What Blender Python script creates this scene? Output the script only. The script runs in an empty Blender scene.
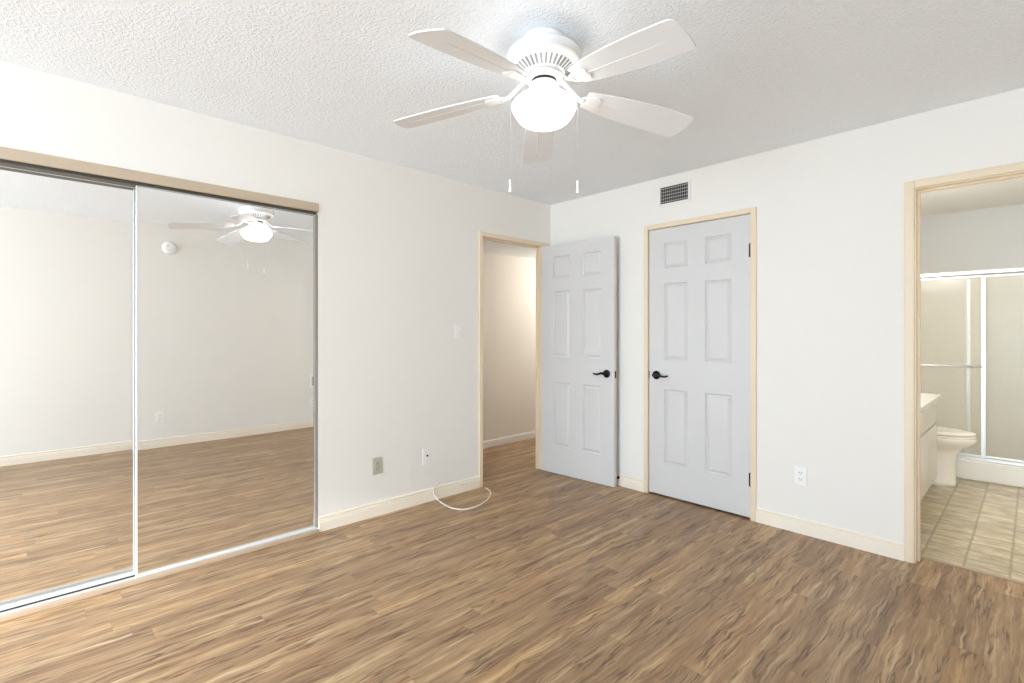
import bpy, bmesh, math, random
from mathutils import Vector, Matrix
C = bpy.context.scene
COL = C.collection
PI = math.pi
R = math.radians

# ------------------------------------------------------------------ camera
cam_data = bpy.data.cameras.new('camera')
cam = bpy.data.objects.new('camera', cam_data)
COL.objects.link(cam)
cam_data.sensor_width = 36.0
cam_data.lens = 36.0 * 497.0 / 1024.0
cam_data.shift_y = -9.2 / 1024.0
cam_data.clip_start = 0.02
cam.location = (3.109, -3.451, 1.256)
cam.rotation_euler = (R(90), 0, R(46.46))
C.camera = cam

# ------------------------------------------------------------------ world, lights, exposure
C.view_settings.view_transform = 'Standard'
C.view_settings.look = 'None'
C.view_settings.exposure = 0.47
C.view_settings.gamma = 1.0
C.view_settings.use_curve_mapping = False
C.cycles.max_bounces = 16
C.cycles.diffuse_bounces = 10
C.cycles.glossy_bounces = 6
C.cycles.transparent_max_bounces = 12
C.cycles.sample_clamp_indirect = 8.0
C.cycles.use_denoising = True

SKY = 12.0
FAN_GLOBE = 3.6
SUN = 9.0
world = bpy.data.worlds.new('world')
C.world = world
world.use_nodes = True
wn = world.node_tree
wn.nodes.clear()
wo = wn.nodes.new('ShaderNodeOutputWorld')
wb = wn.nodes.new('ShaderNodeBackground')
wc = wn.nodes.new('ShaderNodeTexCoord')
ws = wn.nodes.new('ShaderNodeSeparateXYZ')
wr = wn.nodes.new('ShaderNodeValToRGB')
wr.color_ramp.elements[0].position = 0.42
wr.color_ramp.elements[0].color = (0.73, 0.87, 1.025, 1)      # unseen bright ground below the horizon, made up to light the ceiling
wr.color_ramp.elements[1].position = 0.52
wr.color_ramp.elements[1].color = (0.745, 0.89, 1.055, 1)      # overcast sky
wm = wn.nodes.new('ShaderNodeMath')
wm.operation = 'MULTIPLY_ADD'
wm.inputs[1].default_value = 0.5
wm.inputs[2].default_value = 0.5
wn.links.new(wc.outputs['Generated'], ws.inputs[0])
wn.links.new(ws.outputs['Z'], wm.inputs[0])
wn.links.new(wm.outputs[0], wr.inputs[0])
wn.links.new(wr.outputs[0], wb.inputs['Color'])
wb.inputs['Strength'].default_value = SKY
wn.links.new(wb.outputs[0], wo.inputs[0])


def area_light(name, loc, rot, sx, sy, power, color, portal=False):
    l = bpy.data.lights.new(name, 'AREA')
    l.shape = 'RECTANGLE'
    l.size = sx
    l.size_y = sy
    l.energy = power
    l.color = color
    o = bpy.data.objects.new(name, l)
    COL.objects.link(o)
    o.location = loc
    o.rotation_euler = rot
    if portal:
        l.cycles.is_portal = True
    return o


WY0, WY1, WZ0, WZ1 = -7.40, -6.40, 0.04, 2.10                 # unseen sliding glass door, added behind the camera in the right-hand wall
WX0, WX1 = 0.90, 3.36                                          # and another added one in the wall behind the camera
area_light('window_portal', (3.46, (WY0 + WY1) / 2, (WZ0 + WZ1) / 2), (R(90), 0, R(90)),
           WY1 - WY0, WZ1 - WZ0, 1.0, (1, 1, 1), portal=True)
area_light('window_portal', ((WX0 + WX1) / 2, -7.64, (WZ0 + WZ1) / 2), (R(90), 0, 0),
           WX1 - WX0, WZ1 - WZ0, 1.0, (1, 1, 1), portal=True)
sun = bpy.data.objects.new('sun', bpy.data.lights.new('sun', 'SUN'))
COL.objects.link(sun)
sun.data.energy = SUN
sun.data.angle = R(14)                                        # hazy sun
sun.data.color = (1.0, 0.985, 0.97)
sun.rotation_euler = Vector((-0.42, 0.91, -0.41)).to_track_quat('-Z', 'Y').to_euler()


def bulb(name, loc, power, color, radius):
    l = bpy.data.lights.new(name, 'POINT')
    l.energy = power
    l.color = color
    l.shadow_soft_size = radius
    o = bpy.data.objects.new(name, l)
    COL.objects.link(o)
    o.location = loc
    return o


bulb('bathroom_lamp', (2.30, 0.95, 2.02), 22.0, (1.0, 0.97, 0.93), 0.12)
bulb('hall_lamp', (-0.50, 1.46, 1.98), 12.0, (1.0, 0.97, 0.92), 0.10)


# ------------------------------------------------------------------ materials
def srgb(r, g, b):
    f = lambda c: (c / 255.0 / 12.92) if c / 255.0 <= 0.04045 else ((c / 255.0 + 0.055) / 1.055) ** 2.4
    return (f(r), f(g), f(b), 1.0)


def mat(name, color, rough=0.5, metallic=0.0, spec=0.5, bump=None, var=0.0):
    m = bpy.data.materials.new(name)
    m.use_nodes = True
    nt = m.node_tree
    b = nt.nodes['Principled BSDF']
    b.inputs['Base Color'].default_value = color
    b.inputs['Roughness'].default_value = rough
    b.inputs['Metallic'].default_value = metallic
    b.inputs['Specular IOR Level'].default_value = spec
    tc = nt.nodes.new('ShaderNodeTexCoord')
    if var > 0:
        nz = nt.nodes.new('ShaderNodeTexNoise')
        nz.inputs['Scale'].default_value = 6.0
        nz.inputs['Detail'].default_value = 3.0
        nt.links.new(tc.outputs['Object'], nz.inputs['Vector'])
        mx = nt.nodes.new('ShaderNodeMix')
        mx.data_type = 'RGBA'
        mx.inputs[6].default_value = tuple(c * (1 - var) for c in color[:3]) + (1,)
        mx.inputs[7].default_value = tuple(min(1, c * (1 + var)) for c in color[:3]) + (1,)
        nt.links.new(nz.outputs[0], mx.inputs[0])
        nt.links.new(mx.outputs[2], b.inputs['Base Color'])
    if bump:
        sc, st, dist = bump
        nz = nt.nodes.new('ShaderNodeTexNoise')
        nz.inputs['Scale'].default_value = sc
        nz.inputs['Detail'].default_value = 4.0
        nt.links.new(tc.outputs['Object'], nz.inputs['Vector'])
        bp = nt.nodes.new('ShaderNodeBump')
        bp.inputs['Strength'].default_value = st
        bp.inputs['Distance'].default_value = dist
        nt.links.new(nz.outputs[0], bp.inputs['Height'])
        nt.links.new(bp.outputs[0], b.inputs['Normal'])
    return m


M = {}
M['wall'] = mat('wall_paint', (0.84, 0.815, 0.77, 1), 0.75, spec=0.25, bump=(90, 0.06, 0.004), var=0.006)
M['hall_wall'] = mat('hall_paint', (0.80, 0.77, 0.72, 1), 0.75, spec=0.25, bump=(90, 0.06, 0.004))
M['bath_wall'] = mat('bathroom_paint', (0.66, 0.665, 0.655, 1), 0.6, spec=0.3, bump=(90, 0.06, 0.004))
M['trim'] = mat('cream_trim_paint', (0.79, 0.665, 0.49, 1), 0.42)
M['baseboard'] = mat('cream_baseboard_paint', (0.87, 0.795, 0.68, 1), 0.42, var=0.02)
M['white_base'] = mat('white_baseboard_paint', (0.80, 0.80, 0.80, 1), 0.45)
M['door'] = mat('white_door_paint', (0.66, 0.648, 0.638, 1), 0.40)
M['header'] = mat('tan_header_paint', (0.52, 0.42, 0.31, 1), 0.5, var=0.02)
M['black'] = mat('oil_rubbed_bronze', (0.012, 0.011, 0.010, 1), 0.28, metallic=0.6)
M['rubber'] = mat('black_rubber', (0.015, 0.015, 0.015, 1), 0.6)
M['dark'] = mat('dark_void', (0.03, 0.028, 0.025, 1), 0.8)
M['track'] = mat('painted_aluminium', (0.55, 0.545, 0.53, 1), 0.45, metallic=0.2)
M['chrome'] = mat('satin_chrome', (0.74, 0.74, 0.73, 1), 0.32, metallic=0.9)
M['frame_white'] = mat('white_enamel_frame', (0.72, 0.72, 0.715, 1), 0.45)
M['plastic'] = mat('white_plastic', (0.90, 0.89, 0.87, 1), 0.35)
M['fan'] = mat('fan_white_enamel', (0.86, 0.86, 0.855, 1), 0.3)
M['blade'] = mat('fan_blade_white', (0.825, 0.84, 0.855, 1), 0.45, bump=(25, 0.15, 0.002))
M['almond'] = mat('almond_plastic', (0.50, 0.48, 0.40, 1), 0.35)
M['grille'] = mat('grey_vent_enamel', (0.47, 0.46, 0.44, 1), 0.5)
M['cable'] = mat('white_cable_jacket', (0.80, 0.77, 0.70, 1), 0.4)
M['porcelain'] = mat('bone_porcelain', (0.82, 0.78, 0.70, 1), 0.12)
M['vanity'] = mat('cream_cabinet_paint', (0.82, 0.78, 0.69, 1), 0.35)
M['counter'] = mat('cultured_marble', (0.84, 0.81, 0.75, 1), 0.18, var=0.03)
M['surround'] = mat('shower_surround', (0.86, 0.84, 0.78, 1), 0.22)


def mirror_material():
    m = bpy.data.materials.new('silvered_mirror')
    m.use_nodes = True
    b = m.node_tree.nodes['Principled BSDF']
    b.inputs['Base Color'].default_value = (0.955, 0.96, 0.955, 1)
    b.inputs['Metallic'].default_value = 1.0
    b.inputs['Roughness'].default_value = 0.0
    return m


def pane_material(name, tint, frost):
    m = bpy.data.materials.new(name)
    m.use_nodes = True
    nt = m.node_tree
    nt.nodes.clear()
    out = nt.nodes.new('ShaderNodeOutputMaterial')
    tr = nt.nodes.new('ShaderNodeBsdfTransparent')
    tr.inputs[0].default_value = tint
    gl = nt.nodes.new('ShaderNodeBsdfGlossy')
    gl.inputs['Roughness'].default_value = 0.35 if frost > 0 else 0.03
    lw = nt.nodes.new('ShaderNodeLayerWeight')      # the same gloss on both faces of the pane
    lw.inputs[0].default_value = 0.5
    pw = nt.nodes.new('ShaderNodeMath')
    pw.operation = 'POWER'
    pw.inputs[1].default_value = 4.0
    fr = nt.nodes.new('ShaderNodeMath')
    fr.operation = 'MULTIPLY_ADD'
    fr.inputs[1].default_value = 0.15 if frost > 0 else 0.35
    fr.inputs[2].default_value = 0.02
    nt.links.new(lw.outputs['Facing'], pw.inputs[0])
    nt.links.new(pw.outputs[0], fr.inputs[0])
    mx = nt.nodes.new('ShaderNodeMixShader')
    src = tr
    if frost > 0:
        tl = nt.nodes.new('ShaderNodeBsdfTranslucent')
        tl.inputs[0].default_value = (0.92, 0.90, 0.86, 1)
        df = nt.nodes.new('ShaderNodeBsdfDiffuse')
        df.inputs[0].default_value = (0.85, 0.83, 0.78, 1)
        m1 = nt.nodes.new('ShaderNodeMixShader')
        m1.inputs[0].default_value = 0.5
        nt.links.new(tl.outputs[0], m1.inputs[1])
        nt.links.new(df.outputs[0], m1.inputs[2])
        m2 = nt.nodes.new('ShaderNodeMixShader')
        m2.inputs[0].default_value = frost
        nt.links.new(tr.outputs[0], m2.inputs[1])
        nt.links.new(m1.outputs[0], m2.inputs[2])
        src = m2
    nt.links.new(fr.outputs[0], mx.inputs[0])
    nt.links.new(src.outputs[0], mx.inputs[1])
    nt.links.new(gl.outputs[0], mx.inputs[2])
    nt.links.new(mx.outputs[0], out.inputs[0])
    return m


def globe_material():
    m = bpy.data.materials.new('lit_opal_glass')
    m.use_nodes = True
    b = m.node_tree.nodes['Principled BSDF']
    b.inputs['Base Color'].default_value = (0.9, 0.89, 0.86, 1)
    b.inputs['Roughness'].default_value = 0.2
    b.inputs['Emission Color'].default_value = (1.0, 0.985, 0.965, 1)
    b.inputs['Emission Strength'].default_value = FAN_GLOBE
    return m


M['mirror'] = mirror_material()
M['window_glass'] = pane_material('window_glass', (0.97, 0.98, 0.975, 1), 0.0)
M['shower_glass'] = pane_material('obscure_shower_glass', (0.96, 0.955, 0.93, 1), 0.22)
M['globe'] = globe_material()


class NT:
    """small helper for node graphs"""
    def __init__(self, m):
        self.t = m.node_tree

    def n(self, kind, **kw):
        x = self.t.nodes.new(kind)
        for k, v in kw.items():
            setattr(x, k, v)
        return x

    def link(self, a, b):
        self.t.links.new(a, b)

    def math(self, op, a, b=None, c=None, clamp=False):
        x = self.n('ShaderNodeMath', operation=op, use_clamp=clamp)
        for i, v in enumerate((a, b, c)):
            if v is None:
                continue
            if isinstance(v, (int, float)):
                x.inputs[i].default_value = v
            else:
                self.link(v, x.inputs[i])
        return x.outputs[0]

    def comb(self, x, y, z=0.0):
        c = self.n('ShaderNodeCombineXYZ')
        for i, v in enumerate((x, y, z)):
            if isinstance(v, (int, float)):
                c.inputs[i].default_value = v
            else:
                self.link(v, c.inputs[i])
        return c.outputs[0]

    def noise(self, vec, scale, detail=2.0, rough=0.5, dist=0.0, dim='3D'):
        x = self.n('ShaderNodeTexNoise', noise_dimensions=dim)
        x.inputs['Scale'].default_value = scale
        x.inputs['Detail'].default_value = detail
        x.inputs['Roughness'].default_value = rough
        x.inputs['Distortion'].default_value = dist
        self.link(vec, x.inputs['Vector'])
        return x.outputs[0]

    def white(self, vec):
        x = self.n('ShaderNodeTexWhiteNoise', noise_dimensions='3D')
        self.link(vec, x.inputs['Vector'])
        return x.outputs['Value']

    def ramp(self, fac, stops):
        x = self.n('ShaderNodeValToRGB')
        e = x.color_ramp.elements
        e[0].position, e[0].color = stops[0]
        e[1].position, e[1].color = stops[-1]
        for p, c in stops[1:-1]:
            k = e.new(p)
            k.color = c
        self.link(fac, x.inputs[0])
        return x.outputs[0]

    def mix(self, fac, a, b, mode='MIX'):
        x = self.n('ShaderNodeMix', data_type='RGBA', blend_type=mode)
        for i, v in ((0, fac), (6, a), (7, b)):
            if isinstance(v, (int, float, tuple)):
                x.inputs[i].default_value = v
            else:
                self.link(v, x.inputs[i])
        return x.outputs[2]


def wood_floor_material():
    m = bpy.data.materials.new('spalted_wood_planks')
    m.use_nodes = True
    g = NT(m)
    b = m.node_tree.nodes['Principled BSDF']
    tc = g.n('ShaderNodeTexCoord')
    sp = g.n('ShaderNodeSeparateXYZ')
    g.link(tc.outputs['Object'], sp.inputs[0])
    X, Y = sp.outputs['X'], sp.outputs['Y']
    W, L = 0.0975, 1.22
    u = g.math('DIVIDE', g.math('ADD', X, 0.052), W)
    col = g.math('FLOOR', u)
    fu = g.math('FRACT', u)
    off = g.white(g.comb(col, 3.7, 1.3))
    v = g.math('ADD', g.math('DIVIDE', Y, L), g.math('MULTIPLY', off, 7.0))
    row = g.math('FLOOR', v)
    fv = g.math('FRACT', v)
    idv = g.comb(col, row, 0.5)
    r1 = g.white(idv)
    r2 = g.white(g.comb(row, col, 9.1))
    # plank space: every board shows its own stretch of grain
    px = g.math('ADD', X, g.math('MULTIPLY', r1, 13.0))
    py = g.math('ADD', Y, g.math('MULTIPLY', r2, 29.0))
    # slow sideways wander of the grain
    wob = g.noise(g.comb(g.math('MULTIPLY', px, 2.6), g.math('MULTIPLY', py, 1.5), r1), 2.2, 3.0, 0.55)
    wx = g.math('ADD', px, g.math('MULTIPLY', g.math('SUBTRACT', wob, 0.5), 0.060))
    broad = g.noise(g.comb(g.math('MULTIPLY', wx, 24.0), g.math('MULTIPLY', py, 1.3), r2), 1.0, 4.0, 0.6)
    fine = g.noise(g.comb(g.math('MULTIPLY', wx, 230.0), g.math('MULTIPLY', py, 7.0), r2), 1.0, 4.0, 0.65)
    base = g.ramp(broad, [(0.27, srgb(143, 111, 82)), (0.41, srgb(168, 135, 101)), (0.50, srgb(183, 150, 115)),
                          (0.58, srgb(200, 168, 129)), (0.72, srgb(228, 200, 158))])
    tone = g.ramp(r1, [(0.0, (0.76, 0.74, 0.735, 1)), (0.35, (0.84, 0.83, 0.82, 1)), (0.7, (0.90, 0.88, 0.84, 1)), (1.0, (1.04, 1.0, 0.90, 1))])
    base = g.mix(1.0, base, tone, 'MULTIPLY')
    base = g.mix(g.math('MULTIPLY', g.math('SUBTRACT', fine, 0.32, clamp=True), 1.3), base, srgb(112, 84, 60), 'MIX')
    # dark spalting: thin wavering lines where a stretched noise crosses a level, broken into dashes
    s1 = g.noise(g.comb(g.math('MULTIPLY', wx, 30.0), g.math('MULTIPLY', py, 2.0), r1), 1.0, 2.5, 0.55, 0.25)
    line = g.math('SUBTRACT', 1.0, g.math('MULTIPLY', g.math('ABSOLUTE', g.math('SUBTRACT', s1, 0.5)), 22.0), clamp=True)
    gate = g.noise(g.comb(g.math('MULTIPLY', px, 11.0), g.math('MULTIPLY', py, 3.0), r2), 1.0, 2.0, 0.5)
    gate = g.math('MULTIPLY', g.math('SUBTRACT', gate, 0.43), 6.0, clamp=True)
    dark = g.math('MULTIPLY', g.math('MULTIPLY', line, gate), 0.85)
    # short dark flecks that run with the grain
    s2 = g.noise(g.comb(g.math('MULTIPLY', wx, 95.0), g.math('MULTIPLY', py, 4.6), r1), 1.0, 3.0, 0.55, 0.2)
    fleck = g.math('MULTIPLY', g.math('SUBTRACT', s2, 0.58), 8.0, clamp=True)
    dark = g.math('MAXIMUM', dark, g.math('MULTIPLY', fleck, 0.85))
    base = g.mix(dark, base, srgb(84, 60, 41), 'MIX')
    # pale slivers
    s3 = g.noise(g.comb(g.math('MULTIPLY', wx, 48.0), g.math('MULTIPLY', py, 2.2), r2), 1.0, 2.0, 0.5, 0.2)
    pale = g.math('MULTIPLY', g.math('SUBTRACT', s3, 0.62), 7.0, clamp=True)
    base = g.mix(g.math('MULTIPLY', pale, 0.5), base, srgb(226, 204, 168), 'MIX')
    # joints between boards
    eu = g.math('MINIMUM', fu, g.math('SUBTRACT', 1.0, fu))
    ev = g.math('MINIMUM', fv, g.math('SUBTRACT', 1.0, fv))
    ju = g.math('SUBTRACT', 1.0, g.math('DIVIDE', eu, 0.011), clamp=True)
    jv = g.math('SUBTRACT', 1.0, g.math('DIVIDE', ev, 0.0011), clamp=True)
    joint = g.math('MULTIPLY', g.math('MAXIMUM', ju, jv), 0.45)
    base = g.mix(joint, base, srgb(86, 64, 46), 'MIX')
    g.link(base, b.inputs['Base Color'])
    b.inputs['Roughness'].default_value = 0.36
    b.inputs['Specular IOR Level'].default_value = 0.5
    rg = g.math('ADD', 0.30, g.math('MULTIPLY', fine, 0.16))
    g.link(rg, b.inputs['Roughness'])
    bp = g.n('ShaderNodeBump')
    bp.inputs['Strength'].default_value = 0.12
    bp.inputs['Distance'].default_value = 0.002
    h = g.math('SUBTRACT', g.math('MULTIPLY', fine, 0.4), joint)
    g.link(h, bp.inputs['Height'])
    g.link(bp.outputs[0], b.inputs['Normal'])
    return m


def vinyl_tile_material():
    m = bpy.data.materials.new('stone_look_vinyl')
    m.use_nodes = True
    g = NT(m)
    b = m.node_tree.nodes['Principled BSDF']
    tc = g.n('ShaderNodeTexCoord')
    sp = g.n('ShaderNodeSeparateXYZ')
    g.link(tc.outputs['Object'], sp.inputs[0])
    X, Y = sp.outputs['X'], sp.outputs['Y']
    wob = g.noise(tc.outputs['Object'], 9.0, 2.0)
    wob = g.math('MULTIPLY', g.math('SUBTRACT', wob, 0.5), 0.06)
    u = g.math('ADD', g.math('DIVIDE', g.math('ADD', X, -2.668), 0.176), wob)
    col = g.math('FLOOR', u)
    off = g.white(g.comb(col, 1.7, 0.2))
    v = g.math('ADD', g.math('ADD', g.math('DIVIDE', Y, 0.15), g.math('MULTIPLY', off, 0.5)), wob)
    row = g.math('FLOOR', v)
    fu, fv = g.math('FRACT', u), g.math('FRACT', v)
    r = g.white(g.comb(col, row, 0.4))
    n1 = g.noise(g.comb(g.math('MULTIPLY', X, 10.0), g.math('MULTIPLY', Y, 22.0), r), 1.0, 5.0, 0.6)
    c = g.ramp(n1, [(0.28, srgb(164, 148, 118)), (0.5, srgb(200, 185, 156)), (0.72, srgb(226, 216, 193))])
    tone = g.ramp(r, [(0.0, (0.86, 0.86, 0.85, 1)), (1.0, (1.06, 1.05, 1.03, 1))])
    c = g.mix(1.0, c, tone, 'MULTIPLY')
    eu = g.math('MULTIPLY', g.math('MINIMUM', fu, g.math('SUBTRACT', 1.0, fu)), 0.176)
    ev = g.math('MULTIPLY', g.math('MINIMUM', fv, g.math('SUBTRACT', 1.0, fv)), 0.15)
    e = g.math('MINIMUM', eu, ev)
    j = g.math('SUBTRACT', 1.0, g.math('DIVIDE', e, 0.009), clamp=True)
    c = g.mix(g.math('MULTIPLY', j, 0.8), c, srgb(142, 130, 100), 'MIX')
    g.link(c, b.inputs['Base Color'])
    b.inputs['Roughness'].default_value = 0.32
    bp = g.n('ShaderNodeBump')
    bp.inputs['Strength'].default_value = 0.3
    bp.inputs['Distance'].default_value = 0.003
    g.link(g.math('SUBTRACT', g.math('MULTIPLY', n1, 0.5), j), bp.inputs['Height'])
    g.link(bp.outputs[0], b.inputs['Normal'])
    return m


def popcorn_material():
    m = bpy.data.materials.new('popcorn_ceiling')
    m.use_nodes = True
    g = NT(m)
    b = m.node_tree.nodes['Principled BSDF']
    tc = g.n('ShaderNodeTexCoord')
    n1 = g.noise(tc.outputs['Object'], 85.0, 3.0, 0.6, 0.3)
    n2 = g.noise(tc.outputs['Object'], 210.0, 2.0, 0.6)
    h = g.math('ADD', g.math('MULTIPLY', g.math('SUBTRACT', n1, 0.42, clamp=True), 2.6), g.math('MULTIPLY', n2, 0.3))
    bp = g.n('ShaderNodeBump')
    bp.inputs['Strength'].default_value = 0.55
    bp.inputs['Distance'].default_value = 0.009
    g.link(h, bp.inputs['Height'])
    g.link(bp.outputs[0], b.inputs['Normal'])
    b.inputs['Base Color'].default_value = (0.92, 0.95, 0.985, 1)
    b.inputs['Roughness'].default_value = 0.9
    b.inputs['Specular IOR Level'].default_value = 0.1
    return m


M['wood'] = wood_floor_material()
M['tile'] = vinyl_tile_material()
M['popcorn'] = popcorn_material()


# ------------------------------------------------------------------ geometry helpers
class MB:
    """collects shapes and links them as one mesh object"""
    def __init__(self):
        self.bm = bmesh.new()

    def box(self, x0, x1, y0, y1, z0, z1, bev=0.0, seg=2):
        t = bmesh.new()
        bmesh.ops.create_cube(t, size=1.0)
        for v in t.verts:
            v.co = Vector(((x0 + x1) / 2 + v.co.x * (x1 - x0), (y0 + y1) / 2 + v.co.y * (y1 - y0), (z0 + z1) / 2 + v.co.z * (z1 - z0)))
        if bev > 0:
            bmesh.ops.bevel(t, geom=t.edges[:], offset=bev, segments=seg, affect='EDGES', profile=0.5)
        self.merge(t)
        return self

    def merge(self, t, mtx=None):
        me = bpy.data.meshes.new('t')
        if mtx is not None:
            t.transform(mtx)
        t.to_mesh(me)
        t.free()
        self.bm.from_mesh(me)
        bpy.data.meshes.remove(me)

    def lathe(self, prof, n=48, center=(0, 0, 0), axis='z', smooth=True):
        """prof: (radius, height) from top to bottom or the other way"""
        t = bmesh.new()
        rings = []
        for r, z in prof:
            if r < 1e-6:
                rings.append([t.verts.new((0, 0, z))])
            else:
                rings.append([t.verts.new((r * math.cos(2 * PI * k / n), r * math.sin(2 * PI * k / n), z)) for k in range(n)])
        for a, b in zip(rings, rings[1:]):
            for k in range(n):
                k2 = (k + 1) % n
                if len(a) == 1 and len(b) == 1:
                    continue
                if len(a) == 1:
                    f = (a[0], b[k], b[k2])
                elif len(b) == 1:
                    f = (a[k], b[0], a[k2])
                else:
                    f = (a[k], b[k], b[k2], a[k2])
                t.faces.new(f).smooth = smooth
        bmesh.ops.recalc_face_normals(t, faces=t.faces[:])
        rot = Matrix.Identity(4)
        if axis == 'x':
            rot = Matrix.Rotation(R(90), 4, 'Y')
        elif axis == 'y':
            rot = Matrix.Rotation(R(-90), 4, 'X')
        self.merge(t, Matrix.Translation(center) @ rot)
        return self

    def tube(self, pts, radii, n=10, squash=None):
        t = bmesh.new()
        pts = [Vector(p) for p in pts]
        if isinstance(radii, (int, float)):
            radii = [radii] * len(pts)
        rings = []
        up = Vector((0, 0, 1))
        prev = None
        for i, p in enumerate(pts):
            d = (pts[min(i + 1, len(pts) - 1)] - pts[max(i - 1, 0)]).normalized()
            if prev is None:
                a = d.cross(up)
                if a.length < 1e-3:
                    a = d.cross(Vector((1, 0, 0)))
            else:
                a = prev - d * prev.dot(d)
            a.normalize()
            prev = a
            b = d.cross(a).normalized()
            ra = radii[i]
            sa, sb = (ra, ra) if not isinstance(ra, tuple) else ra
            rings.append([t.verts.new(p + a * sa * math.cos(2 * PI * k / n) + b * sb * math.sin(2 * PI * k / n)) for k in range(n)])
        for r0, r1 in zip(rings, rings[1:]):
            for k in range(n):
                t.faces.new((r0[k], r0[(k + 1) % n], r1[(k + 1) % n], r1[k])).smooth = True
        t.faces.new(rings[0][::-1])
        t.faces.new(rings[-1])
        bmesh.ops.recalc_face_normals(t, faces=t.faces[:])
        self.merge(t)
        return self

    def prism(self, poly, p0, p1, ax, ay):
        """polygon (a, b) in the plane of unit vectors ax, ay, swept from p0 to p1"""
        t = bmesh.new()
        p0, p1, ax, ay = Vector(p0), Vector(p1), Vector(ax), Vector(ay)
        A = [t.verts.new(p0 + ax * a + ay * b) for a, b in poly]
        B = [t.verts.new(p1 + ax * a + ay * b) for a, b in poly]
        n = len(poly)
        for k in range(n):
            t.faces.new((A[k], A[(k + 1) % n], B[(k + 1) % n], B[k]))
        t.faces.new(A[::-1])
        t.faces.new(B)
        bmesh.ops.recalc_face_normals(t, faces=t.faces[:])
        self.merge(t)
        return self

    def loft(self, secs, n=40, cap=True):
        """secs: (z, cx, cy, rx, ry, power) superellipse sections"""
        t = bmesh.new()
        rings = []
        for z, cx, cy, rx, ry, pw in secs:
            ring = []
            for k in range(n):
                a = 2 * PI * k / n
                ca, sa = math.cos(a), math.sin(a)
                ring.append(t.verts.new((cx + rx * math.copysign(abs(ca) ** pw, ca), cy + ry * math.copysign(abs(sa) ** pw, sa), z)))
            rings.append(ring)
        for r0, r1 in zip(rings, rings[1:]):
            for k in range(n):
                t.faces.new((r0[k], r0[(k + 1) % n], r1[(k + 1) % n], r1[k])).smooth = True
        if cap:
            t.faces.new(rings[0][::-1])
            t.faces.new(rings[-1])
        bmesh.ops.recalc_face_normals(t, faces=t.faces[:])
        self.merge(t)
        return self

    def build(self, name, m, parent=None, loc=None):
        me = bpy.data.meshes.new(name)
        self.bm.to_mesh(me)
        self.bm.free()
        me.materials.append(m)
        o = bpy.data.objects.new(name, me)
        COL.objects.link(o)
        if parent is not None:
            o.parent = parent
        if loc is not None:
            o.location = loc
        return o


def tag(o, label=None, cat=None, group=None, kind=None):
    if label:
        o['label'] = label
    if cat:
        o['category'] = cat
    if group:
        o['group'] = group
    if kind:
        o['kind'] = kind
    return o


def struct(o, label=None, cat=None):
    return tag(o, label, cat, kind='structure')


def empty(name, loc, rz=0.0):
    o = bpy.data.objects.new(name, None)
    COL.objects.link(o)
    o.location = loc
    o.rotation_euler = (0, 0, rz)
    o.empty_display_size = 0.1
    return o


def copy_tree(o, parent=None):
    c = o.copy()
    COL.objects.link(c)
    c.parent = parent
    for ch in [q for q in bpy.data.objects if q.parent == o]:
        copy_tree(ch, c)
    return c


# ------------------------------------------------------------------ room shell
H = 2.44
T = 0.115
XW = 3.42           # wall opposite the closet
YS = -7.60          # unseen wall of the added sliding door, set far back for even daylight
JX, JY = 3.318, -0.70   # short return of the opposite wall beside the bathroom doorway

HY0, HY1, HTOP = -0.835, -0.122, 2.040       # hall doorway in the left wall (clear opening)
DX0, DX1 = 1.028, 1.800                      # closed door in the back wall
DTOP = 2.052
BX0, BX1, BTOP = 2.664, 3.262, 2.032         # bathroom doorway
CY0, CY1, CTOP = -4.02, -2.180, 2.012        # mirrored closet opening

g = MB()
g.box(-1.10, XW + 0.12, YS - 0.2, T, -0.10, 0.0)
g.box(-1.10, -T, T, 1.75, -0.10, 0.0)
g.box(0.85, 1.95, T, 0.80, -0.10, 0.0)  # unseen floor piece, added to close a light leak behind the door
struct(g.build('floor', M['wood']), 'wood-look plank floor with dark wavy streaks running through bedroom and hall', 'floor')
g = MB().box(1.95, XW + 0.27, T, 3.25, -0.10, 0.0)
struct(g.build('floor_bathroom', M['tile']), 'beige stone-look tile floor of the bathroom', 'floor')
g = MB().box(BX0 - 0.0, BX1, T - 0.012, T + 0.016, 0.0, 0.006, 0.002, 1)
struct(g.build('trim_threshold', mat('threshold_strip', (0.45, 0.36, 0.25, 1), 0.4)), 'thin strip where wood floor meets bathroom tile', 'threshold')

g = MB().box(-T, XW + 0.12, YS - 0.12, T, H, H + 0.1)
struct(g.build('ceiling', M['popcorn']), 'white popcorn textured ceiling of the bedroom', 'ceiling')
g = MB().box(1.95, XW + 0.27, T, 3.25, H, H + 0.1)
struct(g.build('ceiling_bathroom', M['wall']))
g = MB().box(-1.12, -T, -2.0, 1.75, 2.132, 2.54)
struct(g.build('ceiling_hall', M['popcorn']))

# left wall: closet opening, hall doorway
g = MB()
JT = 0.018                                   # thickness of the door linings
g.box(-T, 0, YS - 0.12, CY0, 0, H)
g.box(-T, 0, CY0, CY1, 2.060, H)
g.box(-T, 0, CY1, HY0 - JT, 0, H)
g.box(-T, 0, HY0 - JT, HY1 + JT, HTOP + JT, H)
g.box(-T, -0.072, HY1 + JT, HY1 + 0.058, HTOP + JT, H)
g.box(-0.072, 0, HY1 + JT, T, 0, H)
g.box(-T, -0.072, HY1 + 0.058, T, 0, H)
struct(g.build('wall_left', M['wall']), 'cream wall with the mirrored closet and the hall doorway', 'wall')
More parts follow.
